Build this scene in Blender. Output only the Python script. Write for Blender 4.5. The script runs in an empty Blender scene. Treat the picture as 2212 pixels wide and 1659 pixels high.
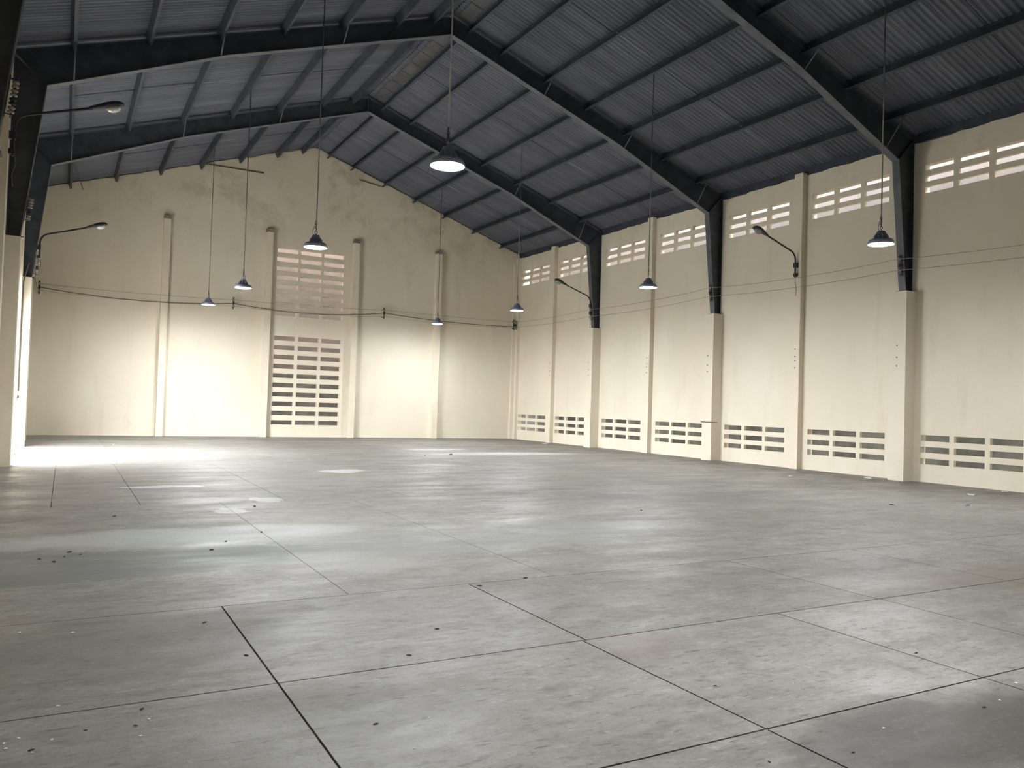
import bpy, math, random
from mathutils import Matrix, Vector
random.seed(7)
scene = bpy.context.scene
COL = scene.collection
sin, cos, pi = math.sin, math.cos, math.pi

# ------------------------------------------------------------------ camera
FPX, YAW, PITCH, ROLL = 1727.06, math.radians(29.2064), math.radians(1.51425), math.radians(1.78574)
fw = Vector((sin(YAW)*cos(PITCH), cos(YAW)*cos(PITCH), sin(PITCH)))
r0 = Vector((cos(YAW), -sin(YAW), 0)); u0 = r0.cross(fw)
rt = cos(ROLL)*r0 + sin(ROLL)*u0
up = -sin(ROLL)*r0 + cos(ROLL)*u0
cd = bpy.data.cameras.new('camera'); cam = bpy.data.objects.new('camera', cd); COL.objects.link(cam)
cd.sensor_fit = 'HORIZONTAL'; cd.sensor_width = 36; cd.lens = FPX*36/2212; cd.clip_end = 300
cam.matrix_world = Matrix(((rt.x, up.x, -fw.x, 0), (rt.y, up.y, -fw.y, 0), (rt.z, up.z, -fw.z, 1.6), (0, 0, 0, 1)))
scene.camera = cam

# ------------------------------------------------------------------ world (overcast daylight) and exposure
SKY = 36.0
w = bpy.data.worlds.new('World'); scene.world = w; w.use_nodes = True
w.node_tree.nodes['Background'].inputs[0].default_value = (0.94, 0.965, 1.0, 1)
w.node_tree.nodes['Background'].inputs[1].default_value = SKY
scene.view_settings.view_transform = 'Standard'; scene.view_settings.look = 'None'
scene.view_settings.gamma = 1; scene.view_settings.use_curve_mapping = False
scene.view_settings.exposure = 0.2
LAMP_POWER = 520.0

# ------------------------------------------------------------------ hall dimensions
XL, XR, XA = -1.2, 18.8, 8.8            # left wall, right wall, ridge
Y0, YB = -7.65, 33.3                    # near end, gable wall
SLOPE, ZA = 0.335, 12.1                 # roof slope, rafter top at the ridge
WT = 0.2                                # wall thickness
ZW = 8.62                               # side wall top
FRAMES = [6.05, 12.92, 19.77, 26.62]
PILY = [2.6, 9.5, 16.38, 23.22, 29.95]
def zs(x): return ZA - SLOPE*abs(x-XA)

# ------------------------------------------------------------------ material helpers
def newmat(name):
    m = bpy.data.materials.new(name); m.use_nodes = True
    return m, m.node_tree.nodes, m.node_tree.links, m.node_tree.nodes['Principled BSDF']
class NT:
    def __init__(s, n, l): s.n, s.l = n, l
    def put(s, sock, v):
        if isinstance(v, (int, float)): sock.default_value = v
        elif isinstance(v, tuple): sock.default_value = v if len(v) == len(sock.default_value) else (*v, 1)
        else: s.l.new(v, sock)
    def math(s, op, a, b=0.0, clamp=False):
        k = s.n.new('ShaderNodeMath'); k.operation = op; k.use_clamp = clamp
        s.put(k.inputs[0], a); s.put(k.inputs[1], b); return k.outputs[0]
    def pos(s): return s.n.new('ShaderNodeNewGeometry').outputs['Position']
    def mapv(s, v, scale=(1, 1, 1), loc=(0, 0, 0)):
        k = s.n.new('ShaderNodeMapping'); s.l.new(v, k.inputs[0])
        k.inputs['Location'].default_value = loc; k.inputs['Scale'].default_value = scale; return k.outputs[0]
    def noise(s, v, scale, detail=5, rough=.6, color=False):
        k = s.n.new('ShaderNodeTexNoise'); s.l.new(v, k.inputs['Vector'])
        k.inputs['Scale'].default_value = scale; k.inputs['Detail'].default_value = detail; k.inputs['Roughness'].default_value = rough
        return k.outputs['Color' if color else 'Fac']
    def ramp(s, f, a, b, lo=0.0, hi=1.0):
        k = s.n.new('ShaderNodeMapRange'); k.interpolation_type = 'SMOOTHSTEP'
        s.put(k.inputs[0], f); k.inputs[1].default_value = a; k.inputs[2].default_value = b
        k.inputs[3].default_value = lo; k.inputs[4].default_value = hi; return k.outputs[0]
    def mix(s, f, a, b, mode='MIX'):
        k = s.n.new('ShaderNodeMix'); k.data_type = 'RGBA'; k.blend_type = mode
        s.put(k.inputs[0], f); s.put(k.inputs[6], a); s.put(k.inputs[7], b); return k.outputs[2]
    def bump(s, h, strength, dist):
        k = s.n.new('ShaderNodeBump'); k.inputs['Strength'].default_value = strength; k.inputs['Distance'].default_value = dist
        s.l.new(h, k.inputs['Height']); return k.outputs[0]
def simple(name, c, rough=.6, metal=0.0, var=.12, scale=6.0):
    m, n, l, p = newmat(name); t = NT(n, l)
    nz = t.noise(t.pos(), scale, 4)
    hi = tuple(min(1, x*(1+var)) for x in c); lo = tuple(x*(1-var) for x in c)
    l.new(t.mix(t.ramp(nz, .3, .7), (*lo, 1), (*hi, 1)), p.inputs['Base Color'])
    p.inputs['Roughness'].default_value = rough; p.inputs['Metallic'].default_value = metal
    return m

def wall_material():
    m, n, l, p = newmat('cream_paint'); t = NT(n, l); P = t.pos()
    big = t.noise(P, .35, 4); mid = t.noise(t.mapv(P, (1.6, 1.6, .25)), 1.3, 6, .65)
    fine = t.noise(P, 14, 5)
    c = t.mix(t.ramp(big, .35, .7), (.775, .695, .555, 1), (.825, .755, .615, 1))
    c = t.mix(t.math('MULTIPLY', t.ramp(mid, .52, .78), .30), c, (.60, .52, .39, 1))
    # grime patches near the top of the walls, shaped by noise
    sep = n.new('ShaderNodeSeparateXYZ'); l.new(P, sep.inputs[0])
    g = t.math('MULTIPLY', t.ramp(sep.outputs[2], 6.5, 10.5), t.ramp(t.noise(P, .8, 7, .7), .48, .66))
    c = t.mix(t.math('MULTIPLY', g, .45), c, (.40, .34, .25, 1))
    c = t.mix(t.math('MULTIPLY', t.ramp(fine, .55, .8), .12), c, (.5, .44, .34, 1))
    l.new(c, p.inputs['Base Color']); p.inputs['Roughness'].default_value = .75
    l.new(t.bump(t.noise(P, 9, 6), .25, .02), p.inputs['Normal'])
    return m

def floor_material():
    m, n, l, p = newmat('worn_concrete'); t = NT(n, l); P = t.pos()
    warp = t.noise(P, .9, 5, .65, True)
    vm = n.new('ShaderNodeVectorMath'); vm.operation = 'MULTIPLY_ADD'
    l.new(warp, vm.inputs[0]); vm.inputs[1].default_value = (1.3, .9, 0); l.new(P, vm.inputs[2])
    Q = vm.outputs[0]                                   # warped position (shifted by about .65, .45)
    sepq = n.new('ShaderNodeSeparateXYZ'); l.new(Q, sepq.inputs[0])
    qx, qy = sepq.outputs[0], sepq.outputs[1]
    big = t.noise(P, .22, 4, .55); mid = t.noise(t.mapv(P, (.55, 1.5, 1)), .9, 7, .62)
    streak = t.noise(t.mapv(P, (.7, 6.5, 1)), 1.5, 6, .62)
    streak2 = t.noise(t.mapv(P, (1.3, 14, 1), (3, 1, 0)), 2.2, 5, .6)
    fine = t.noise(P, 26, 5, .65)
    c = t.mix(t.ramp(big, .32, .68), (.235, .221, .197, 1), (.302, .29, .265, 1))
    c = t.mix(t.math('MULTIPLY', t.ramp(mid, .44, .70), .5), c, (.195, .185, .166, 1))
    c = t.mix(t.math('MULTIPLY', t.ramp(mid, .44, .28), .4), c, (.345, .35, .338, 1))
    c = t.mix(t.math('MULTIPLY', t.ramp(streak, .52, .74), .50), c, (.15, .14, .125, 1))
    c = t.mix(t.math('MULTIPLY', t.ramp(streak2, .54, .74), .32), c, (.38, .37, .345, 1))
    mot = t.noise(t.mapv(Q, (1, 1.7, 1)), 2.1, 8, .72)
    c = t.mix(t.math('MULTIPLY', t.ramp(mot, .49, .62), .58), c, (.165, .152, .13, 1))
    c = t.mix(t.math('MULTIPLY', t.ramp(mot, .46, .35), .48), c, (.39, .382, .355, 1))
    mot2 = t.noise(t.mapv(P, (1, 2.2, 1), (4, 4, 0)), 7.5, 6, .7)
    c = t.mix(t.math('MULTIPLY', t.ramp(mot2, .53, .65), .58), c, (.13, .122, .105, 1))
    c = t.mix(t.math('MULTIPLY', t.ramp(mot2, .43, .32), .42), c, (.42, .415, .395, 1))
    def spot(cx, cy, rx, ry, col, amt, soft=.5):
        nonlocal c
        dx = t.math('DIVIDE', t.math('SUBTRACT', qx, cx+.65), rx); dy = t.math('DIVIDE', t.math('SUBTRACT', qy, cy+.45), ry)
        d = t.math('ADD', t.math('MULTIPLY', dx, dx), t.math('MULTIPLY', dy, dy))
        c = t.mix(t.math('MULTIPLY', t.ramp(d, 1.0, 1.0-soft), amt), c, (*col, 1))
    st3 = t.noise(t.mapv(P, (2.2, 9, 1), (7, 2, 0)), 2.6, 7, .7)
    c = t.mix(t.math('MULTIPLY', t.ramp(st3, .57, .65), .8), c, (.10, .093, .08, 1))
    st4 = t.noise(t.mapv(P, (2.6, 8, 1), (1, 9, 0)), 3.4, 7, .7)
    c = t.mix(t.math('MULTIPLY', t.ramp(st4, .58, .66), .55), c, (.43, .42, .40, 1))
    # darker bands along the right and gable walls, edges broken by noise
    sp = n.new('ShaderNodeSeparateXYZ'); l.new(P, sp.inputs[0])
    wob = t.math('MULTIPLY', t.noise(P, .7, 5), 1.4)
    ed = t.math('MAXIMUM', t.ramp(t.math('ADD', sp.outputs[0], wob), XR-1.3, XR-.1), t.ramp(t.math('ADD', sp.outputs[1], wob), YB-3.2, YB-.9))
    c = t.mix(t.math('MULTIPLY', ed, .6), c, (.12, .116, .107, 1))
    spot(12.9, 23.0, 3.4, .75, (.58, .59, .61), .75, .9)  # bright reflection streak painted into the floor colour
    spot(11.2, 25.2, 1.4, .5, (.58, .59, .61), .75, .7)  # far end of the painted reflection, also only colour
    spot(.2, 8.35, 2.4, .75, (.175, .187, .177), .85, .12)     # damp grey-green patch with a clear edge
    spot(1.1, 9.75, 2.6, .75, (.43, .45, .43), .85, .8)       # pale cement smear behind it
    spot(2.5, 7.75, 1.0, .75, (.42, .41, .385), .65, .9)
    spot(4.5, 8.6, 3.2, 1.2, (.28, .292, .28), .5, .9)
    spot(1.55, 15.0, .75, .28, (.60, .64, .68), .8, .5)
    spot(5.5, 17.6, .55, .5, (.62, .62, .62), .7, .6)
    spot(2.06, 11.65, .22, .3, (.55, .56, .54), .8, .5)
    spot(2.85, 12.75, .2, .35, (.55, .56, .54), .8, .5)
    spot(8.6, 4.7, 2.4, .65, (.20, .155, .12), .55, .9)
    spot(3.5, 4.35, .7, .4, (.19, .155, .12), .6, .9)
    spot(4.2, 2.42, 1.5, .6, (.055, .05, .04), .92, .9)
    spot(10.4, 11.6, 3.0, .8, (.15, .144, .134), .6, .9)
    spot(.3, 5.8, 1.6, 1.0, (.17, .162, .142), .5, .9)
    spot(1.0, 3.9, 1.4, .8, (.19, .18, .16), .4, .9)
    c = t.mix(t.math('MULTIPLY', t.ramp(fine, .54, .72), .7), c, (.15, .142, .125, 1))
    oi = n.new('ShaderNodeObjectInfo')
    k = t.math('ADD', t.math('MULTIPLY', oi.outputs['Random'], .12), .87)
    cc = n.new('ShaderNodeCombineColor'); [l.new(k, cc.inputs[i]) for i in range(3)]
    c = t.mix(1.0, c, cc.outputs[0], 'MULTIPLY')
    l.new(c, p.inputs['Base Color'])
    l.new(t.ramp(mid, .3, .7, .36, .62), p.inputs['Roughness'])
    l.new(t.bump(t.math('ADD', t.math('MULTIPLY', fine, .4), streak), .3, .012), p.inputs['Normal'])
    return m

def joint_material():
    m, n, l, p = newmat('joint_dirt'); t = NT(n, l); P = t.pos()
    f = t.ramp(t.noise(P, 1.1, 6, .65), .44, .62)
    l.new(t.mix(f, (.095, .082, .064, 1), (.23, .215, .188, 1)), p.inputs['Base Color']); p.inputs['Roughness'].default_value = .95
    return m

def sheet_material():
    m, n, l, p = newmat('zinc_sheet'); t = NT(n, l); P = t.pos()
    nz = t.noise(t.mapv(P, (.3, 2.5, .3)), 1.2, 6, .6)
    oi = n.new('ShaderNodeObjectInfo')
    k = t.math('ADD', t.math('MULTIPLY', oi.outputs['Random'], .22), .86)
    cc = n.new('ShaderNodeCombineColor'); [l.new(k, cc.inputs[i]) for i in range(3)]
    c = t.mix(t.ramp(nz, .35, .7), (.118, .129, .162, 1), (.17, .183, .225, 1))
    l.new(t.mix(1.0, c, cc.outputs[0], 'MULTIPLY'), p.inputs['Base Color'])
    p.inputs['Roughness'].default_value = .5; p.inputs['Metallic'].default_value = .15
    return m

def emit_material(name, col, s):
    m, n, l, p = newmat(name)
    p.inputs['Base Color'].default_value = (.9, .9, .9, 1)
    p.inputs['Emission Color'].default_value = (*col, 1); p.inputs['Emission Strength'].default_value = s
    return m
def glass_material():
    m, n, l, p = newmat('bowl_glass')
    p.inputs['Base Color'].default_value = (.75, .76, .76, 1); p.inputs['Roughness'].default_value = .12
    p.inputs['Transmission Weight'].default_value = .6
    return m

M = dict(
    wall=wall_material(), floor=floor_material(), sheet=sheet_material(),
    steel=simple('navy_steel_paint', (.048, .056, .072), .5, .0, .25, 3),
    flange=simple('navy_steel_flange', (.11, .12, .14), .5, .0, .2, 3),
    purlin=simple('purlin_paint', (.050, .060, .082), .5, .1, .25, 3),
    raw=simple('bare_concrete', (.22, .20, .165), .85, 0, .3, 8),
    joint=joint_material(),
    dark=simple('dark_iron', (.03, .03, .032), .55, .2, .2, 10),
    galv=simple('galvanised_rod', (.36, .36, .37), .45, .5, .15, 10),
    alu=simple('lamp_housing', (.30, .34, .45), .4, .3, .1, 10),
    lens=emit_material('lamp_lens', (.95, .98, 1.0), LAMP_POWER),
    glass=glass_material(),
    porc=simple('porcelain', (.33, .29, .25), .3, 0, .1, 20),
    cable=simple('cable_sheath', (.17, .148, .118), .7, 0, .2, 10),
    wire=simple('bare_wire', (.40, .355, .29), .6, 0, .1, 10),
    paper=simple('paper', (.72, .72, .70), .8, 0, .08, 10),
    flake=simple('paint_flake', (.80, .80, .77), .8, 0, .05, 30),
    grit=simple('dark_grit', (.055, .048, .038), .9, 0, .3, 30),
    rust=simple('rusty_rod', (.20, .125, .075), .8, 0, .25, 12),
    tan=simple('tan_render', (.056, .044, .038), .85, 0, .12, 1.5),
    pink=simple('pink_render', (.29, .24, .215), .85, 0, .12, 1.5),
    grey_low=simple('grey_block', (.21, .20, .17), .9, 0, .25, 2),  # plain grey tone for the outside walls behind the low vents
    ground=simple('yard_concrete', (.34, .33, .31), .9, 0, .2, 1.5),
    ridge=simple('ridge_plate', (.10, .105, .112), .6, .2, .2, 2),
)

# ------------------------------------------------------------------ mesh helpers
class MB:
    def __init__(s): s.v, s.f, s.s = [], [], []
    def face(s, ids, smooth=False): s.f.append(ids); s.s.append(smooth)
    def box(s, x0, x1, y0, y1, z0, z1):
        b = len(s.v)
        s.v += [(x0,y0,z0),(x1,y0,z0),(x1,y1,z0),(x0,y1,z0),(x0,y0,z1),(x1,y0,z1),(x1,y1,z1),(x0,y1,z1)]
        for q in ((0,3,2,1),(4,5,6,7),(0,1,5,4),(1,2,6,5),(2,3,7,6),(3,0,4,7)): s.face(tuple(b+i for i in q))
        return s
    def prism(s, pts, a, b, axis):
        """closed polygon of 2-D points, extruded along an axis from a to b"""
        n = len(pts); o = len(s.v)
        for t in (a, b):
            for (u, v) in pts:
                s.v.append({'x': (t, u, v), 'y': (u, t, v), 'z': (u, v, t)}[axis])
        s.face(tuple(o+i for i in range(n))[::-1]); s.face(tuple(o+n+i for i in range(n)))
        for i in range(n):
            j = (i+1) % n; s.face((o+i, o+j, o+n+j, o+n+i))
        return s
    def tube(s, pts, r, seg=8, cap=True):
        pts = [Vector(p) for p in pts]; rs = r if isinstance(r, (list, tuple)) else [r]*len(pts)
        o = len(s.v); ref = None
        for i, p in enumerate(pts):
            d = (pts[min(i+1, len(pts)-1)] - pts[max(i-1, 0)]).normalized()
            if ref is None: ref = Vector((0, 0, 1)) if abs(d.z) < .9 else Vector((1, 0, 0))
            a = d.cross(ref).normalized(); b = d.cross(a).normalized(); ref = -b if False else ref
            for k in range(seg):
                q = p + rs[i]*(cos(2*pi*k/seg)*a + sin(2*pi*k/seg)*b); s.v.append(tuple(q))
        for i in range(len(pts)-1):
            for k in range(seg):
                k2 = (k+1) % seg
                s.face((o+i*seg+k, o+i*seg+k2, o+(i+1)*seg+k2, o+(i+1)*seg+k), True)
        if cap:
            s.face(tuple(o+k for k in range(seg))[::-1]); s.face(tuple(o+(len(pts)-1)*seg+k for k in range(seg)))
        return s
    def lathe(s, prof, seg=20, c=(0, 0, 0), smooth=True):
        o = len(s.v)
        for (r, z) in prof:
            for k in range(seg):
                s.v.append((c[0]+r*cos(2*pi*k/seg), c[1]+r*sin(2*pi*k/seg), c[2]+z))
        for i in range(len(prof)-1):
            for k in range(seg):
                k2 = (k+1) % seg
                s.face((o+i*seg+k, o+i*seg+k2, o+(i+1)*seg+k2, o+(i+1)*seg+k), smooth)
        s.face(tuple(o+k for k in range(seg))[::-1]); s.face(tuple(o+(len(prof)-1)*seg+k for k in range(seg)))
        return s
    def mesh(s, name, mat):
        me = bpy.data.meshes.new(name); me.from_pydata(s.v, [], s.f); me.update()
        me.polygons.foreach_set('use_smooth', s.s); me.materials.append(M[mat]); return me
    def obj(s, name, mat, parent=None):
        o = bpy.data.objects.new(name, s.mesh(name, mat)); COL.objects.link(o)
        if parent is not None: o.parent = parent
        return o
def inst(name, mesh, parent=None, loc=(0, 0, 0), rot=(0, 0, 0), sc=(1, 1, 1)):
    o = bpy.data.objects.new(name, mesh); COL.objects.link(o); o.location = loc; o.rotation_euler = rot; o.scale = sc
    if parent is not None: o.parent = parent
    return o
def empty(name, loc=(0, 0, 0), rz=0):
    o = bpy.data.objects.new(name, None); COL.objects.link(o); o.location = loc; o.rotation_euler = (0, 0, rz)
    o.empty_display_size = .2; return o
def tag(o, label=None, cat=None, group=None, kind=None):
    if label: o['label'] = label
    if cat: o['category'] = cat
    if group: o['group'] = group
    if kind: o['kind'] = kind
    return o
def copy_tree(o, parent=None):
    c = o.copy(); COL.objects.link(c); c.parent = parent
    for ch in list(o.children): copy_tree(ch, c)
    return c

def grid_wall(us, zz, holes, place, t0, t1):
    """solid slab with rectangular holes; place(u, t, z) -> point"""
    for (a, b, c, d) in holes: us += [a, b]; zz += [c, d]
    us = sorted(set(round(u, 4) for u in us)); zz = sorted(set(round(z, 4) for z in zz))
    nu, nz = len(us)-1, len(zz)-1
    def solid(i, j):
        if i < 0 or j < 0 or i >= nu or j >= nz: return False
        u, z = (us[i]+us[i+1])/2, (zz[j]+zz[j+1])/2
        return not any(a < u < b and c < z < d for (a, b, c, d) in holes)
    m = MB(); idx = {}
    def v(i, j, t):
        k = (i, j, t)
        if k not in idx: idx[k] = len(m.v); m.v.append(place(us[i], (t0, t1)[t], zz[j]))
        return idx[k]
    for i in range(nu):
        for j in range(nz):
            if not solid(i, j): continue
            m.face((v(i,j,0), v(i+1,j,0), v(i+1,j+1,0), v(i,j+1,0))); m.face((v(i,j,1), v(i,j+1,1), v(i+1,j+1,1), v(i+1,j,1)))
            if not solid(i-1, j): m.face((v(i,j,0), v(i,j+1,0), v(i,j+1,1), v(i,j,1)))
            if not solid(i+1, j): m.face((v(i+1,j,0), v(i+1,j,1), v(i+1,j+1,1), v(i+1,j+1,0)))
            if not solid(i, j-1): m.face((v(i,j,0), v(i,j,1), v(i+1,j,1), v(i+1,j,0)))
            if not solid(i, j+1): m.face((v(i,j+1,0), v(i+1,j+1,0), v(i+1,j+1,1), v(i,j+1,1)))
    return m

# ------------------------------------------------------------------ floor: slabs with recessed joints
floor = MB().box(XL-WT, XR+WT, Y0-WT, YB+WT, -.30, -.008).obj('floor', 'joint'); tag(floor, kind='structure')
def seq(start, stop, step): 
    o = []; 
    while start < stop: o.append(round(start, 3)); start += step
    return o
rows = [(Y0, -2.3, seq(1.1, XR-.5, 2.05), .012), (-2.3, 1.25, seq(1.1, XR-.5, 2.05), .012),
        (1.25, 2.92, [1.11, 3.17, 5.05] + seq(7.1, XR-.5, 2.05), .013),
        (2.92, 4.57, [1.11, 3.17, 5.05, 6.32] + seq(8.3, XR-.5, 2.05), .013),
        (4.57, 6.41, [1.11, 3.2, 6.30] + seq(8.3, XR-.5, 2.05), .013),
        (6.41, 12.66, [2.11, 4.11, 8.2, 12.3, 16.4], .006),
        (12.66, 20.0, [-.10, 1.02] + seq(3.1, XR-.5, 2.05), .009),
        (20.0, 26.6, seq(1.1, XR-.5, 4.1), .008), (26.6, YB, seq(1.1, XR-.5, 4.1), .008)]
for (a, b, xs, g) in rows:
    ed = [XL] + xs + [XR]
    for i in range(len(ed)-1):
        MB().box(ed[i]+(g/2 if i else 0), ed[i+1]-(g/2 if i < len(ed)-2 else 0), a+g/2, b-g/2, -.008, 0).obj('slab', 'floor', floor)
tag(MB().box(-60, 60, -60, 90, -.5, -.31).obj('floor_outside', 'ground'), kind='structure')

# ------------------------------------------------------------------ vents (slats and mullions) cast into the walls
SLH = .15
def make_vent(parent, u0, u1, z0, n, slot_h, pitch, ncol, gap, place_box):
    """opening u0..u1, n slots; builds mullions as one part and every slat as a piece under it"""
    H = (n-1)*pitch + slot_h
    wcol = ((u1-u0) - (ncol-1)*gap)/ncol
    m = MB()
    for k in range(1, ncol):
        a = u0 + k*wcol + (k-1)*gap
        place_box(m, a, a+gap, z0, z0+H)
    v = m.obj('vent', 'wall', parent)
    for k in range(ncol):
        a = u0 + k*(wcol+gap)
        for j in range(n-1):
            s = MB(); zz = z0 + slot_h + j*pitch
            place_box(s, a, a+wcol, zz, zz+pitch-slot_h); s.obj('slat', 'wall', v)
    return H

# right wall
VENT_Y = [(30.5, 32.97), (27.2, 29.67), (23.72, 26.19), (20.36, 22.85), (16.88, 19.37), (13.53, 16.02), (10.05, 12.52), (6.7, 9.15)]
LOW_Z, HIGH_Z, PIT = .44, 7.28, .292
VH = 2*PIT + SLH
holes = [(a, b, z, z+VH) for (a, b) in VENT_Y for z in (LOW_Z, HIGH_Z)]
wr = grid_wall([Y0, YB+WT], [-.3, ZW-.05], list(holes), lambda u, t, z: (t, u, z), XR, XR+WT).obj('wall_right', 'wall')
tag(wr, kind='structure')
for (a, b, z, _) in holes:
    make_vent(wr, a, b, z, 3, SLH, PIT, 3, .12, lambda m, u0, u1, z0, z1: m.box(XR+.004, XR+.10, u0, u1, z0, z1))
# ragged plaster top edge of the right wall, with small open chinks beside the steel posts
pts = []; y = Y0
while y < YB+WT:
    h = ZW + random.uniform(-.018, .018)
    for F in FRAMES:
        if F-1.25 < y < F-.25: h = ZW-.03+random.uniform(-.012, .012)
    pts.append((y, h)); y += random.uniform(.12, .3)
pts.append((YB+WT, ZW))
MB().prism([(YB+WT, ZW-.05), (Y0, ZW-.05)] + pts, XR, XR+WT, 'x').obj('plaster_edge', 'wall', wr)
for py in PILY:
    MB().box(XR-.18, XR, py-.15, py+.15, 0, ZW+.06).obj('pilaster', 'wall', wr)
MB().box(XR-.14, XR, YB-.28, YB, 0, ZW).obj('pilaster', 'wall', wr)

# left wall with a tall door opening to the yard
DOOR = (20.25, 25.95, -.1, 4.2)
wl = grid_wall([Y0, YB+WT], [-.3, ZW+.1], [DOOR], lambda u, t, z: (t, u, z), XL, XL-WT).obj('wall_left', 'wall')
tag(wl, kind='structure')
for py in PILY:
    MB().box(XL, XL+.18, py-.15, py+.15, 0, ZW+.06).obj('pilaster', 'wall', wl)
tag(MB().box(XL-WT, XL, DOOR[0], DOOR[1], -.3, -.005).obj('trim_1', 'floor'), kind='structure')

# near end wall (behind the camera)
tag(MB().prism([(XL-WT, -.3), (XR+WT, -.3), (XR+WT, zs(XR)+.1), (XA, ZA+.1), (XL-WT, zs(XL)+.1)], Y0-WT, Y0, 'y').obj('wall_front', 'wall'), kind='structure')

# gable wall with a tall two-part vent
BX0, BX1 = 7.40, 10.22
BP_LO, BP_HI, BSH = .385, .372, .185
blo = (BX0, BX1, .50, .50+9*BP_LO+BSH); bhi = (BX0, BX1, 4.98, 4.98+7*BP_HI+BSH)
wb = grid_wall([XL-WT, XR+WT], [-.3, 8.3], [blo, bhi], lambda u, t, z: (u, t, z), YB, YB+WT).obj('wall_back', 'wall')
tag(wb, kind='structure')
for (h, n, pt) in ((blo, 10, BP_LO), (bhi, 8, BP_HI)):
    make_vent(wb, h[0], h[1], h[2], n, BSH, pt, 3, .10, lambda m, u0, u1, z0, z1: m.box(u0, u1, YB+.004, YB+WT-.02, z0, z1))
pts = []; x = XR+WT
while x > XL-WT:
    pts.append((x, zs(x)+.085+random.uniform(-.045, .025))); x -= random.uniform(.10, .26)
MB().prism([(XL-WT, 8.3), (XR+WT, 8.3)] + pts + [(XL-WT, zs(XL-WT))], YB, YB+.08, 'y').obj('gable_plaster', 'wall', wb)
MB().prism([(XL-WT, 8.3), (XR+WT, 8.3), (XR+WT, zs(XR+WT)+.15), (XA, ZA+.15), (XL-WT, zs(XL-WT)+.15)], YB+.08, YB+WT, 'y').obj('gable_core', 'wall', wb)
for (a, b) in ((3.06, 3.31), (6.92, 7.17), (10.56, 10.82), (14.42, 14.68)):
    p = MB().box(a, b, YB-.25, YB, 0, 8.32).obj('pilaster', 'wall', wb)
    tag(MB().box(a, b, YB-.26, YB, 8.32, 8.46).obj('pilaster_cap', 'raw', p), 'bare grey concrete stub')
for (a, b) in ((XL, XL+.3), (XR-.3, XR)):
    MB().box(a, b, YB-.1, YB, 0, 8.3).obj('pilaster', 'wall', wb)

# neighbouring walls outside the vents
wo = MB().box(XR+1.5, XR+1.8, -20, 60, -.3, 2.6).obj('wall_outside_right', 'grey_low'); tag(wo, kind='structure')
MB().box(XR+1.5, XR+1.8, -20, 60, 2.6, 12.5).obj('upper_render', 'tan', wo)
wo = MB().box(-20, XR+1.5, YB+1.5, YB+1.8, -.3, 2.6).obj('wall_outside_back', 'grey_low'); tag(wo, kind='structure')
MB().box(-20, XR+1.5, YB+1.5, YB+1.8, 2.6, 12.5).obj('upper_render', 'pink', wo)

# ------------------------------------------------------------------ roof
roof = empty('ceiling', (XA, YB, ZA)); tag(roof, kind='structure')
roof.matrix_world = Matrix.Translation((XA, YB, ZA))
ANG = math.atan(SLOPE); CA = cos(ANG)
RIB, NR = .145, 6
SW = RIB*NR
def sheet_mesh(side):
    m = MB(); seg = 8; n = (NR+1)*seg
    e0, e1 = .02, 10.35
    for i in range(n+1):
        yy = RIB*i/seg; a = .024*max(-1, min(1, 1.5*cos(2*pi*i/seg))) + .008*i/n
        for e in (e0, e1):
            m.v.append((side*e, yy, -SLOPE*e + .135 + a))
    for i in range(n):
        b = 2*i; m.face((b, b+1, b+3, b+2), True)
    return m.mesh('roof_sheet', 'sheet')
sheets = {s: sheet_mesh(s) for s in (-1, 1)}
k = 0; y = YB+.3
while y > Y0-.2:
    y -= SW
    for s in (-1, 1):
        o = inst('roof_sheet', sheets[s], roof, (0, y-YB, 0))
    k += 1
# purlins: lipped channels, open towards the ridge, one per bay
OFFS = [.55, 1.58, 3.02, 4.48, 5.93, 7.44, 8.92]
def purlin_mesh(side, L, depth=.23, fl=.07, t=.006, lip=.02):
    # profile in (e, h): e downhill, h normal to roof
    pr = [(0, 0), (-fl, 0), (-fl, lip), (-fl+t, lip), (-fl+t, t), (-t, t), (-t, depth-t), (-fl+t, depth-t), (-fl+t, depth-lip), (-fl, depth-lip), (-fl, depth), (0, depth)]
    pts = [(side*(e*CA + h*sin(ANG)), -e*sin(ANG) + h*CA) for (e, h) in pr]
    if side < 0: pts = pts[::-1]
    m = MB(); m.prism(pts, -L/2, L/2, 'y'); return m.mesh('purlin', 'purlin')
edges = [Y0] + [-.8] + FRAMES + [YB]
pm = {}
for i in range(len(edges)-1):
    a, b = edges[i], edges[i+1]; L = round(b-a-.014, 3)
    for s in (-1, 1):
        if (s, L) not in pm: pm[(s, L)] = purlin_mesh(s, L)
        for e in OFFS:
            inst('purlin', pm[(s, L)], roof, (s*e, (a+b)/2-YB, -SLOPE*e-.13))
    # sag rods at mid bay
    if b > 0:
        for s in (-1, 1):
            for j in range(len(OFFS)-1):
                e0, e1 = OFFS[j]+.0, OFFS[j+1]-.07
                ym = (a+b)/2 - YB + (.05 if j % 2 else -.05)
                MB().tube([(s*e0, ym, -SLOPE*e0+.03), (s*e1, ym, -SLOPE*e1+.03)], .011, 6).obj('sag_rod', 'purlin' if (i+j+s) % 3 else 'galv', roof)
# eave beams on the side walls
for s in (-1, 1):
    x0, x1 = s*(XR-XA+.02), s*(XR-XA+.16); x0, x1 = min(x0, x1), max(x0, x1)
    for i in range(len(edges)-1):
        MB().box(x0, x1, edges[i]-YB, edges[i+1]-YB-.01, ZW+.012-ZA, zs(XR)+.13-ZA).obj('eave_beam', 'purlin', roof)
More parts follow.
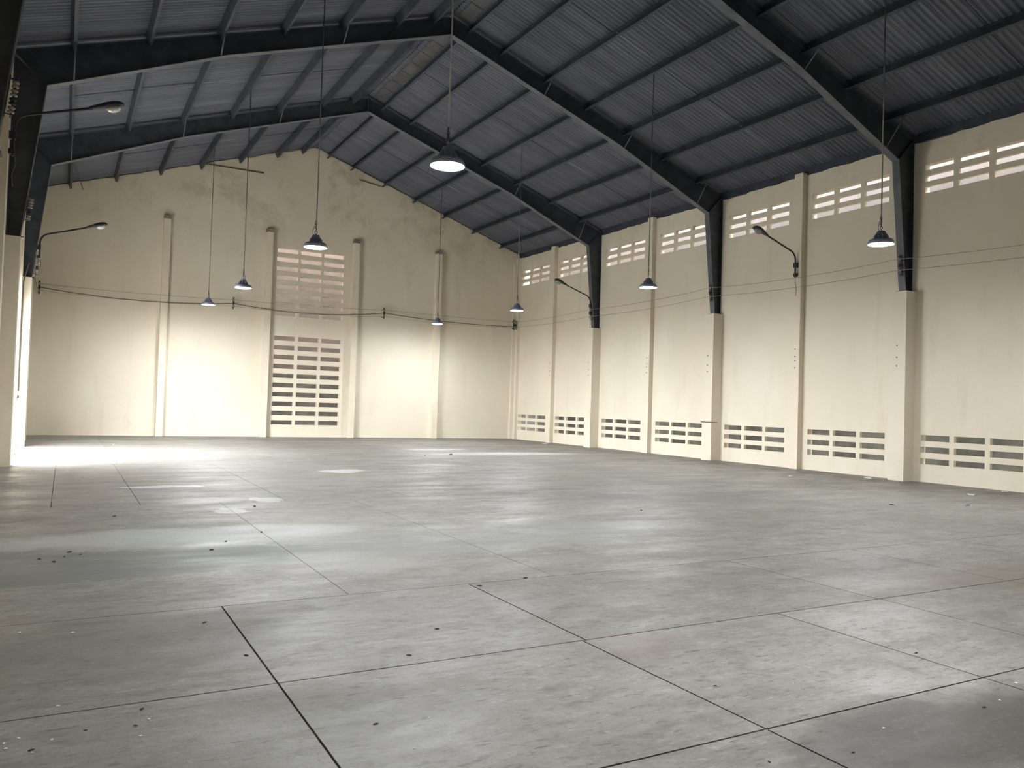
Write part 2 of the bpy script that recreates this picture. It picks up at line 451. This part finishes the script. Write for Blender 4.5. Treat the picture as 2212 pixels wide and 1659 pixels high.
# ridge cap above, flat plates below the ridge in the middle bays
MB().prism([(-.35, -.35*SLOPE+.165), (0, .175), (.35, -.35*SLOPE+.165), (.35, -.35*SLOPE+.175), (0, .187), (-.35, -.35*SLOPE+.175)], Y0-YB, .3, 'y').obj('ridge_cap', 'steel', roof)
y = FRAMES[3]-.12
while y > FRAMES[0]:
    L = random.uniform(.75, 1.05); y1 = y - L
    if any(y1-.12 < F < y+.12 for F in FRAMES[:3]): y -= .3; continue
    for s, w0, w1 in ((1, .14, .50), (-1, .16, .50)):
        n = 7; top = []; bot = []
        for q in range(n+1):
            yy = y1 + .012 + (L-.024)*q/n - YB
            j = random.uniform(-.035, .01) if s > 0 else random.uniform(-.01, .01)
            top.append((yy, w0)); bot.append((yy, w1 + j))
        m = MB(); pl = top + bot[::-1]; N = len(pl)
        for h in (0, .008):
            for (yy, e) in pl: m.v.append((s*e, yy, -SLOPE*e + .085 + h + (.006 if q % 2 else 0)))
        m.face(tuple(range(N))); m.face(tuple(range(2*N-1, N-1, -1)))
        for q in range(N): m.face((q, (q+1) % N, N+(q+1) % N, N+q))
        m.obj('ridge_plate', 'ridge', roof)
    y = y1

# ------------------------------------------------------------------ concrete columns and steel portal frames
def col_label(side, F):
    return {(1, 12.92): 'cream concrete column on the right wall, nearest to the camera, steel post on top',
            (1, 19.77): 'cream concrete column, middle of the three along the right wall',
            (1, 26.62): 'cream concrete column on the right wall, farthest from the camera',
            (1, 6.05): 'cream concrete column on the right wall, outside the right edge of the view',
            (-1, 19.77): 'cream concrete column at the left edge of the view, in front of the daylight',
            (-1, 26.62): 'bright cream concrete column at left, just behind the nearer left column, with conduit',
            (-1, 12.92): 'cream concrete column on the left wall, just outside the left edge',
            (-1, 6.05): 'cream concrete column on the left wall, beside the camera'}[(side, F)]
CZ = 4.8
def colx(side, z):   # inner face of the steel post
    d = .26 + (.62-.26)*(z-CZ)/(8.12-CZ)
    return (XR-d) if side > 0 else (XL+d)
fl_labels = {6.05: 'dark navy steel portal frame overhead, nearest of all, above the view',
             12.92: 'dark navy steel portal frame, nearest in view, its rafter crossing the top right',
             19.77: 'dark navy steel portal frame, middle one, peak near the top of the picture',
             26.62: 'dark navy steel portal frame, farthest one, in front of the gable wall'}
for F in FRAMES:
    for side in (-1, 1):
        x0, x1 = (XR-.40, XR) if side > 0 else (XL, XL+.27)
        c = MB().box(x0, x1, F-.22, F+.22, 0, CZ).obj('concrete_column', 'wall')
        tag(c, col_label(side, F), 'column', 'concrete columns under the steel frames')
    fr = empty('steel_frame', (XA, F, CZ)); tag(fr, fl_labels[F], 'steel frame', 'steel portal frames')
    O = Vector((XA, F, CZ))
    def P(m, name, mat, par, fr=fr, O=O):
        m.v = [(a-O.x, b-O.y, c-O.z) for (a, b, c) in m.v]
        return m.obj(name, mat, par)
    for side in (-1, 1):
        X = lambda e: XA + side*e          # e: distance from the ridge
        eo = (XR-XA) - .005                # outer edge of the post
        ei0, ei1 = abs(colx(side, CZ)-XA), abs(colx(side, 8.12)-XA)
        tw = .006
        # post
        post = P(MB().prism([(X(ei0), CZ+.02), (X(eo), CZ+.02), (X(eo), zs(XR)-.1), (X(ei1), 8.12)], F-tw, F+tw, 'y'), 'post', 'steel', fr)
        P(MB().prism([(X(ei0), CZ+.02), (X(ei0+.015), CZ+.02), (X(ei1+.015), 8.12), (X(ei1), 8.12)], F-.10, F+.10, 'y'), 'inner_flange', 'flange', post)
        P(MB().prism([(X(eo-.015), CZ+.02), (X(eo), CZ+.02), (X(eo), zs(XR)-.1), (X(eo-.015), zs(XR)-.1)], F-.10, F+.10, 'y'), 'outer_flange', 'steel', post)
        bx = sorted((X(ei0-.06), X(eo)))
        P(MB().box(bx[0], bx[1], F-.14, F+.14, CZ, CZ+.022), 'base_plate', 'steel', post)
        # rafter: deep haunch, slimmer towards the ridge
        bot = [(ei1, 8.12), (5.75, 9.66), (0, 11.63)]
        raf = P(MB().prism([(X(e), z) for e, z in bot] + [(X(0), ZA-.01), (X(eo), zs(X(eo))-.01)], F-tw, F+tw, 'y'), 'rafter', 'steel', fr)
        low = [(X(e), z) for e, z in bot]; lowb = [(X(e), z-.016) for e, z in bot]
        P(MB().prism(low + lowb[::-1], F-.10, F+.10, 'y'), 'bottom_flange', 'flange', raf)
        P(MB().prism([(X(0), ZA-.01), (X(eo), zs(X(eo))-.01), (X(eo), zs(X(eo))-.024), (X(0), ZA-.024)], F-.10, F+.10, 'y'), 'top_flange', 'steel', raf)
        # stiffener plate across the haunch and splice plate at the ridge
        P(MB().prism([(X(ei1), 8.12), (X(ei1+.012), 8.10), (X(eo), zs(XR)-.06), (X(eo-.012), zs(XR)-.02)], F-.09, F+.09, 'y'), 'haunch_plate', 'steel', fr)
        if side > 0:
            P(MB().box(XA-.012, XA+.012, F-.10, F+.10, 11.60, ZA-.02), 'splice_plate', 'steel', fr)
        # fly braces on alternate purlins
        for e in (3.02-.03, 5.93-.03, 8.92-.03):
            zb = 11.63 - (11.63-9.66)*e/5.75 if e < 5.75 else 9.66 - (9.66-8.12)*(e-5.75)/(ei1-5.75)
            for sy in (-1, 1):
                P(MB().tube([(X(e), F+sy*.09, zb+.01), (X(e), F+sy*.62, zs(X(e))-.07)], .018, 4), 'fly_brace', 'flange', fr)

# ------------------------------------------------------------------ pendant lamps
def make_lamp():
    t = empty('pendant_lamp')
    b = MB().lathe([(.06, .20), (.075, .19), (.085, .06), (.20, .035), (.225, .0), (.238, -.055), (.228, -.057), (.21, -.02)], 24)
    h = b.obj('housing', 'alu', t)
    for k in range(10):
        a = 2*pi*k/10
        f = MB(); f.v = [(cos(a)*.075-sin(a)*q, sin(a)*.075+cos(a)*q, z) for q in (-.003, .003) for z in (.06, .17)] + \
                        [(cos(a)*.13-sin(a)*q, sin(a)*.13+cos(a)*q, z) for q in (-.003, .003) for z in (.055, .10)]
        for q in ((0,1,5,4), (2,6,7,3), (0,2,3,1), (4,5,7,6), (1,3,7,5), (0,4,6,2)): f.face(q)
        f.obj('cooling_fin', 'alu', h)
    MB().lathe([(.212, -.028), (.20, -.045), (.15, -.062), (.08, -.072), (.01, -.076)], 24).obj('lens', 'lens', t)
    ho = MB(); ho.tube([(0, 0, .20), (0, 0, .235)], .014, 8); ring = [(.028*cos(a), 0, .262+.028*sin(a)) for a in [2*pi*i/12 for i in range(13)]]
    ho.tube(ring, .007, 6, False); ho.obj('hook', 'alu', t)
    for k in range(4):
        z = .305 + .045*k; s = k % 2
        MB().tube([((.014*cos(a) if s else 0), (0 if s else .014*cos(a)), z+.03*sin(a)) for a in [2*pi*i/10 for i in range(11)]], .006, 5, False).obj('chain_link', 'dark', t)
    MB().tube([(.03, 0, .15), (.07, 0, .27), (.03, .01, .38), (.012, 0, .50)], .006, 6).obj('supply_cord', 'cable', t)
    return t
LROW, RROW = XA-4.48+.0, XA+4.48
lamps = [(LROW, 9.67, 4.80, 'lit pendant lamp on a long rod, largest and highest in the picture'),
         (LROW, 16.06, 4.72, 'lit pendant lamp hanging in front of the top of the tall gable vent'),
         (LROW, 23.6, 4.75, 'lit pendant lamp just left of the tall gable vent'),
         (LROW, 29.95, 4.87, 'lit pendant lamp farthest left, just above the gable wall cable'),
         (RROW, 9.71, 4.89, 'lit pendant lamp farthest right, beside the nearest steel post'),
         (RROW, 16.58, 4.85, 'lit pendant lamp between the two far posts of the right wall'),
         (RROW, 23.57, 4.86, 'lit pendant lamp in front of the far right corner'),
         (RROW, 30.2, 4.90, 'lit pendant lamp low in front of the gable wall, right of the tall vent'),
         (LROW, 2.85, 4.80, 'added pendant lamp above the view, nearest to the camera'),  # unseen lamp, added to brighten the foreground floor
         (RROW, 2.85, 4.85, 'added pendant lamp outside the right edge of the view')]  # likewise added out of view for foreground light
proto = make_lamp()
for i, (x, y, z, lab) in enumerate(lamps):
    o = proto if i == 0 else copy_tree(proto)
    o.location = (x, y, z); o.rotation_euler = (0, 0, random.uniform(0, 3))
    tag(o, lab, 'lamp', 'pendant lamps')
    MB().tube([(0, 0, .48), (0, 0, zs(x)-.09-z)], .012, 8).obj('suspension_rod', 'galv', o)

# ------------------------------------------------------------------ bracket lamps on the walls
def bracket_lamp(loc, side, label):
    """side +1: arm reaches towards +x (mounted on the left)"""
    t = empty('bracket_lamp', loc); s = side
    arm = [(0, 0, -.45), (0, 0, .05)]
    for k in range(1, 6):
        a = k/5*math.radians(72); arm.append((s*.28*(1-cos(a)), 0, .05+.28*sin(a)))
    dx, dz = sin(math.radians(72)), cos(math.radians(72))
    ex, ez = arm[-1][0], arm[-1][2]; L = 1.05
    arm.append((ex+s*L*dx, 0, ez+L*dz))
    MB().tube(arm, .024, 8).obj('arm', 'dark', t)
    # head: elongated shell
    hx, hz = ex+L*dx*s, ez+L*dz
    prof = [(-.06, .035, .03), (.0, .05, .045), (.12, .075, .06), (.26, .12, .085), (.38, .135, .09), (.48, .11, .07), (.535, .05, .03)]
    def P(q, yy, zz): return (hx + s*(q*dx - zz*dz), yy, hz + q*dz + zz*dx)
    m = MB(); seg = 14
    for (q, wy, wz) in prof:
        for k in range(seg):
            a = 2*pi*k/seg; zz = wz*sin(a); zz = zz if zz > 0 else zz*.35
            m.v.append(P(q, wy*cos(a), zz))
    for i in range(len(prof)-1):
        for k in range(seg):
            k2 = (k+1) % seg; m.face((i*seg+k, i*seg+k2, (i+1)*seg+k2, (i+1)*seg+k), True)
    m.face(tuple(range(seg))[::-1]); m.face(tuple((len(prof)-1)*seg+k for k in range(seg)))
    h = m.obj('lamp_head', 'dark', t)
    g = MB(); rings = [(1.0, -.018), (.96, -.05), (.8, -.085), (.5, -.108), (.1, -.116)]
    for (rr, zz) in rings:
        for k in range(14):
            a = 2*pi*k/14; g.v.append(P(.345+.135*rr*cos(a), .10*rr*sin(a), zz))
    for i in range(len(rings)-1):
        for k in range(14):
            k2 = (k+1) % 14; g.face((i*14+k, i*14+k2, (i+1)*14+k2, (i+1)*14+k), True)
    g.face(tuple(range(14))[::-1]); g.face(tuple(56+k for k in range(14)))
    g.obj('glass_bowl', 'glass', h)
    MB().box(-.05-.02*s, .05-.02*s, -.05, .05, -.16, -.02).obj('clamp', 'dark', t)
    MB().box(-.045-.02*s, .045-.02*s, -.045, .045, -.42, -.33).obj('clamp', 'dark', t)
    pts = [(s*.03, -.03, -.45), (s*.05, -.05, -.6), (s*.0, -.05, -.8), (s*.02, -.05, -1.0)]
    MB().tube(pts, .008, 6).obj('supply_cord', 'cable', t)
    return tag(t, label, 'wall lamp', 'bracket lamps')
bracket_lamp((colx(-1, 5.6)+.07, 26.62, 5.80), 1, 'unlit bracket lamp on a curved arm at the far left post')
bracket_lamp((XL+.18+.07, 16.38, 6.12), 1, 'unlit bracket lamp at upper left, its arm across the dark post')
bracket_lamp((colx(1, 5.6)-.07, 26.62, 5.80), -1, 'unlit bracket lamp on the farthest steel post of the right wall')
bracket_lamp((XR-.18-.07, 16.38, 6.05), -1, 'unlit bracket lamp on a pilaster of the right wall, nearest to the camera')

# ------------------------------------------------------------------ wire racks (spool insulators on a strap) and wires
def wire_rack(loc, ang, label, nsp=3, pitch=.15, tilt=0, standoff=0):
    """ang: direction the rack faces (from the wall)"""
    t = empty('wire_rack', loc, ang); t.rotation_euler = (0, tilt, ang)
    H = pitch*nsp
    MB().box(0, .008, -.025, .025, -H/2-.05, H/2+.05).obj('back_strap', 'dark', t)
    if standoff:
        for z in (-H/2+.02, H/2-.02): MB().box(-standoff, 0, -.015, .015, z-.015, z+.015).obj('standoff', 'dark', t)
    m = MB().box(.008, .10, -.02, .02, H/2, H/2+.01).box(.008, .10, -.02, .02, -H/2-.01, -H/2)
    m.obj('clevis', 'dark', t)
    MB().tube([(.075, 0, -H/2-.05), (.075, 0, H/2+.05)], .008, 6).obj('pin', 'dark', t)
    for k in range(nsp):
        z = (k-(nsp-1)/2)*pitch
        MB().lathe([(.028, -.045), (.045, -.04), (.045, -.02), (.026, -.008), (.026, .008), (.045, .02), (.045, .04), (.028, .045)], 12, (.075, 0, z)).obj('insulator', 'porc' if k != 1 else 'dark', t)
    return tag(t, label, 'wire rack', 'wire racks')
bx = [(-.93, 5.27, 'dark wire rack in the far left corner of the gable wall'),
      (5.70, 5.30, 'dark wire rack on the gable wall, left of the tall vent'),
      (11.98, 5.42, 'grey wire rack on the gable wall, right of the tall vent'),
      (18.46, 5.40, 'dark wire rack on the gable wall in the far right corner')]
for (x, z, lab) in bx: wire_rack((x, YB-.26, z), -pi/2, lab, 3, .12, 0, .158 if abs(x-XA) > 9 else .258)
for (F, z, lab) in ((12.92, 5.46, 'wire rack on the nearest steel post of the right wall'), (19.77, 5.50, 'wire rack on the middle steel post of the right wall'),
                    (26.62, 5.40, 'wire rack on the farthest steel post of the right wall, below the bracket lamp')):
    wire_rack((colx(1, z)-.004, F-.02, z), pi, lab, 3, .15, .108)
wire_rack((XR-.15, YB-.24, 5.40), pi, 'wire rack on the right wall in the far corner', 3, .12)
for (F, z, lab) in ((12.92, 5.62, 'wire rack at the left edge of the picture, on the nearest left post'), (19.77, 5.44, 'wire rack on the middle steel post at left, against the far post'),
                    (26.62, 5.18, 'wire rack on the farthest left post, under the bracket lamp')):
    wire_rack((colx(-1, z)+.004, F-.02, z), 0, lab, 4, .12, .108)

def sag(a, b, s, n=12):
    a, b = Vector(a), Vector(b)
    return [tuple(a.lerp(b, k/n) - Vector((0, 0, s*4*(k/n)*(1-k/n)))) for k in range(n+1)]
yw = YB-.33; xs = [b[0] for b in bx]
def chain(pts, s): 
    o = []
    for i in range(len(pts)-1): o += sag(pts[i], pts[i+1], s[i])[(1 if i else 0):]
    return o
ups = chain([(xs[0], yw, 5.40), (xs[1], yw, 5.42), (xs[2], yw, 5.55), (xs[3], yw, 5.54)], [.05, .05, .02])
tag(MB().tube(ups, .008, 5).obj('wire', 'wire'), 'thin upper wire strung along the gable wall', 'wire', 'wires along the walls')
mids = chain([(xs[0], yw-.01, 5.27), (xs[1], yw-.01, 5.28), (xs[2], yw-.01, 5.42), (xs[3], yw-.01, 5.32)], [.19, .22, .10])
tag(MB().tube(mids, .018, 6).obj('cable', 'cable'), 'thick brown cable sagging between racks on the gable wall', 'cable', 'wires along the walls')
lows = chain([(xs[0], yw, 5.16), (xs[1], yw, 5.18), (xs[2], yw, 5.28), (xs[3], yw, 5.26)], [.10, .12, .08])
tag(MB().tube(lows, .007, 5).obj('wire', 'wire'), 'thin lower wire strung along the gable wall', 'wire', 'wires along the walls')
for (dz, lab) in ((.15, 'upper of two thin wires along the right wall'), (-.13, 'lower of two thin wires along the right wall')):
    pp = [(XR-.25, YB-.15, 5.42+dz*.85)] + [(colx(1, 5.5)-.115, F, z+dz) for F, z in ((26.62, 5.40), (19.77, 5.50), (12.92, 5.46), (6.05, 5.40))]
    tag(MB().tube(chain(pp, [.06, .08, .09, .09]), .007, 5).obj('wire', 'wire'), lab, 'wire', 'wires along the walls')
# loose leads on the far left post
tag(MB().tube(chain([(colx(-1, 5)+.06, 26.5, 5.0), (-.90, 29.5, 4.9), (xs[0], yw, 5.2)], [.05, .06]), .010, 6).obj('cable', 'cable'), 'loose pale lead from the far left post to the corner rack', 'cable')
cond = empty('conduit', (XL+.07, 26.40, 1.45)); tag(cond, 'dark conduit with a switch box running down the far left column', 'conduit')
MB().tube([(0, -.02, .12), (.0, -.02, 3.2), (.05, -.03, 3.45), (.12, -.03, 3.75)], .018, 8).obj('pipe', 'cable', cond)
MB().box(-.05, .05, -.07, .0, -.13, .12).obj('switch_box', 'porc', cond)
MB().box(-.02, .02, -.09, -.07, -.08, -.01).obj('switch_lever', 'dark', cond)

# rods and pipes fixed to the walls
def rod(a, b, r, mat, label, name='iron_rod'):
    t = MB().tube([a, b], r, 6)
    return tag(t.obj(name, mat), label, 'rod')
rod((4.3, YB-.03, 10.72), (6.72, YB-.03, 10.72), .022, 'rust', 'thin horizontal pipe high on the gable wall, left of the ridge', 'pipe')
rod((10.75, YB-.03, 11.12), (11.7, YB-.03, 10.98), .02, 'rust', 'short slanting rod high on the gable wall, right of the ridge')
rod((XR-.43, 19.25, 1.24), (XR-.43, 20.0, 1.25), .017, 'rust', 'short brown stick lying level across the middle right column above a vent')
tag(MB().tube([(XL+.45, 27.2, 8.62), (0, 29.5, 8.95), (.3, 33.25, 9.02)], .012, 6).obj('bracing_rod', 'dark'), 'dark bracing rod under the roof at far left', 'rod')

# bolt holes left in the plaster of the right wall
def hole_dots(x, y, zlist):
    for z in zlist:
        MB().lathe([(.022, 0), (.022, .004)], 8).obj('bolt_hole', 'joint', wr).matrix_local = Matrix.Translation((x, y, z)) @ Matrix.Rotation(-pi/2, 4, 'Y')
for py in PILY[2:]: hole_dots(XR-.181, py, (2.95, 3.16, 3.28, 3.5))
for F in FRAMES[1:]: hole_dots(XR-.401, F+.02, (2.9, 3.12, 3.42))

# ------------------------------------------------------------------ litter on the floor
def scrap(x, y, rx, ry, rz, label):
    m = MB(); n = 11
    m.v = [(0, 0, .02)] + [(rx*random.uniform(.7, 1)*cos(2*pi*k/n), ry*random.uniform(.7, 1)*sin(2*pi*k/n), random.uniform(.004, .03)) for k in range(n)]
    m.v += [(a, b, max(c-.004, 0)) for (a, b, c) in m.v]
    for k in range(n):
        k2 = (k+1) % n
        m.face((0, 1+k, 1+k2)); m.face((n+1, n+2+k2, n+2+k)); m.face((1+k, n+2+k, n+2+k2, 1+k2))
    o = m.obj('paper_scrap', 'paper'); o.location = (x, y, .002); o.rotation_euler = (0, 0, rz)
    tag(o, label, 'paper', 'paper scraps along the right wall')
scrap(16.79, 10.01, .12, .09, .3, 'crumpled white paper scrap on the floor, nearest the right edge, away from the wall')
scrap(18.45, 10.25, .10, .08, .8, 'white paper scrap close under the vents at the right edge')
scrap(18.15, 13.5, .16, .10, 1.2, 'flat white paper scrap at the wall foot, left of the nearest right column')
scrap(16.2, 14.3, .08, .06, .1, 'small white paper scrap on the floor left of the nearest right pilaster')
scrap(17.8, 28.8, .2, .14, .5, 'white paper scrap at the foot of the far right wall')

inv = None
def px_floor(px, py):
    d = rt*((px-1106)/FPX) + up*(-(py-829.5)/FPX) + fw
    t = -1.6/d.z; return (d.x*t, d.y*t)
def lump():
    m = MB(); n = 6
    m.v = [(0, 0, .9)] + [(random.uniform(.7, 1.1)*cos(2*pi*k/n), random.uniform(.5, .9)*sin(2*pi*k/n), random.uniform(.25, .5)) for k in range(n)] + \
          [(random.uniform(.6, .9)*cos(2*pi*k/n+.4), random.uniform(.4, .7)*sin(2*pi*k/n+.4), 0) for k in range(n)]
    for k in range(n):
        k2 = (k+1) % n
        m.face((0, 1+k, 1+k2)); m.face((1+k, 7+k, 7+k2, 1+k2))
    m.face(tuple(7+k for k in range(n))[::-1]); return m
lw = [lump().mesh('paint_flake', 'flake') for _ in range(3)]; lg = [lump().mesh('grit', 'grit') for _ in range(4)]
white = [(126,1526),(112,1598),(321,1554),(304,1590),(8,1606),(12,1618),(40,1595),(157,1367),(42,1367),(69,1626),(926,1551),(895,1617),(1909,1573),(2159,1513),(2195,1476),(245,960),(333,994),(446,952)]
black = [(293,1568),(67,1621),(532,1416),(307,1532),(442,1345),(184,1578),(150,1193),(174,1198),(139,1203),(117,1214),(85,1208),(488,1170),(457,1188),(247,1116),(550,1094),(565,1150),
         (944,1359),(884,1416),(812,1564),(1662,1646),(1843,1626),(1545,1482),(2126,1528),(1979,1411),(1135,1249),(1036,1266),(1385,1103),(1926,1091),(2091,1092),(918,984),(974,982)]
for i, (a, b) in enumerate(white):
    x, y = px_floor(a, b); r = .0035*math.hypot(x, y)**.75*random.uniform(.7, 1.1)
    tag(inst('paint_flake', lw[i % 3], None, (x, y, 0), (0, 0, random.uniform(0, 6)), (r, r, r*.7)), 'tiny white flake lying on the concrete floor', 'flake', 'white flakes on the floor')
for i, (a, b) in enumerate(black):
    x, y = px_floor(a, b); r = .0042*math.hypot(x, y)**.8*random.uniform(.7, 1.1)
    tag(inst('grit', lg[i % 4], None, (x, y, 0), (0, 0, random.uniform(0, 6)), (r*1.3, r*.8, r*.6)), 'small dark crumb of dirt lying on the concrete floor', 'dirt', 'dark crumbs on the floor')
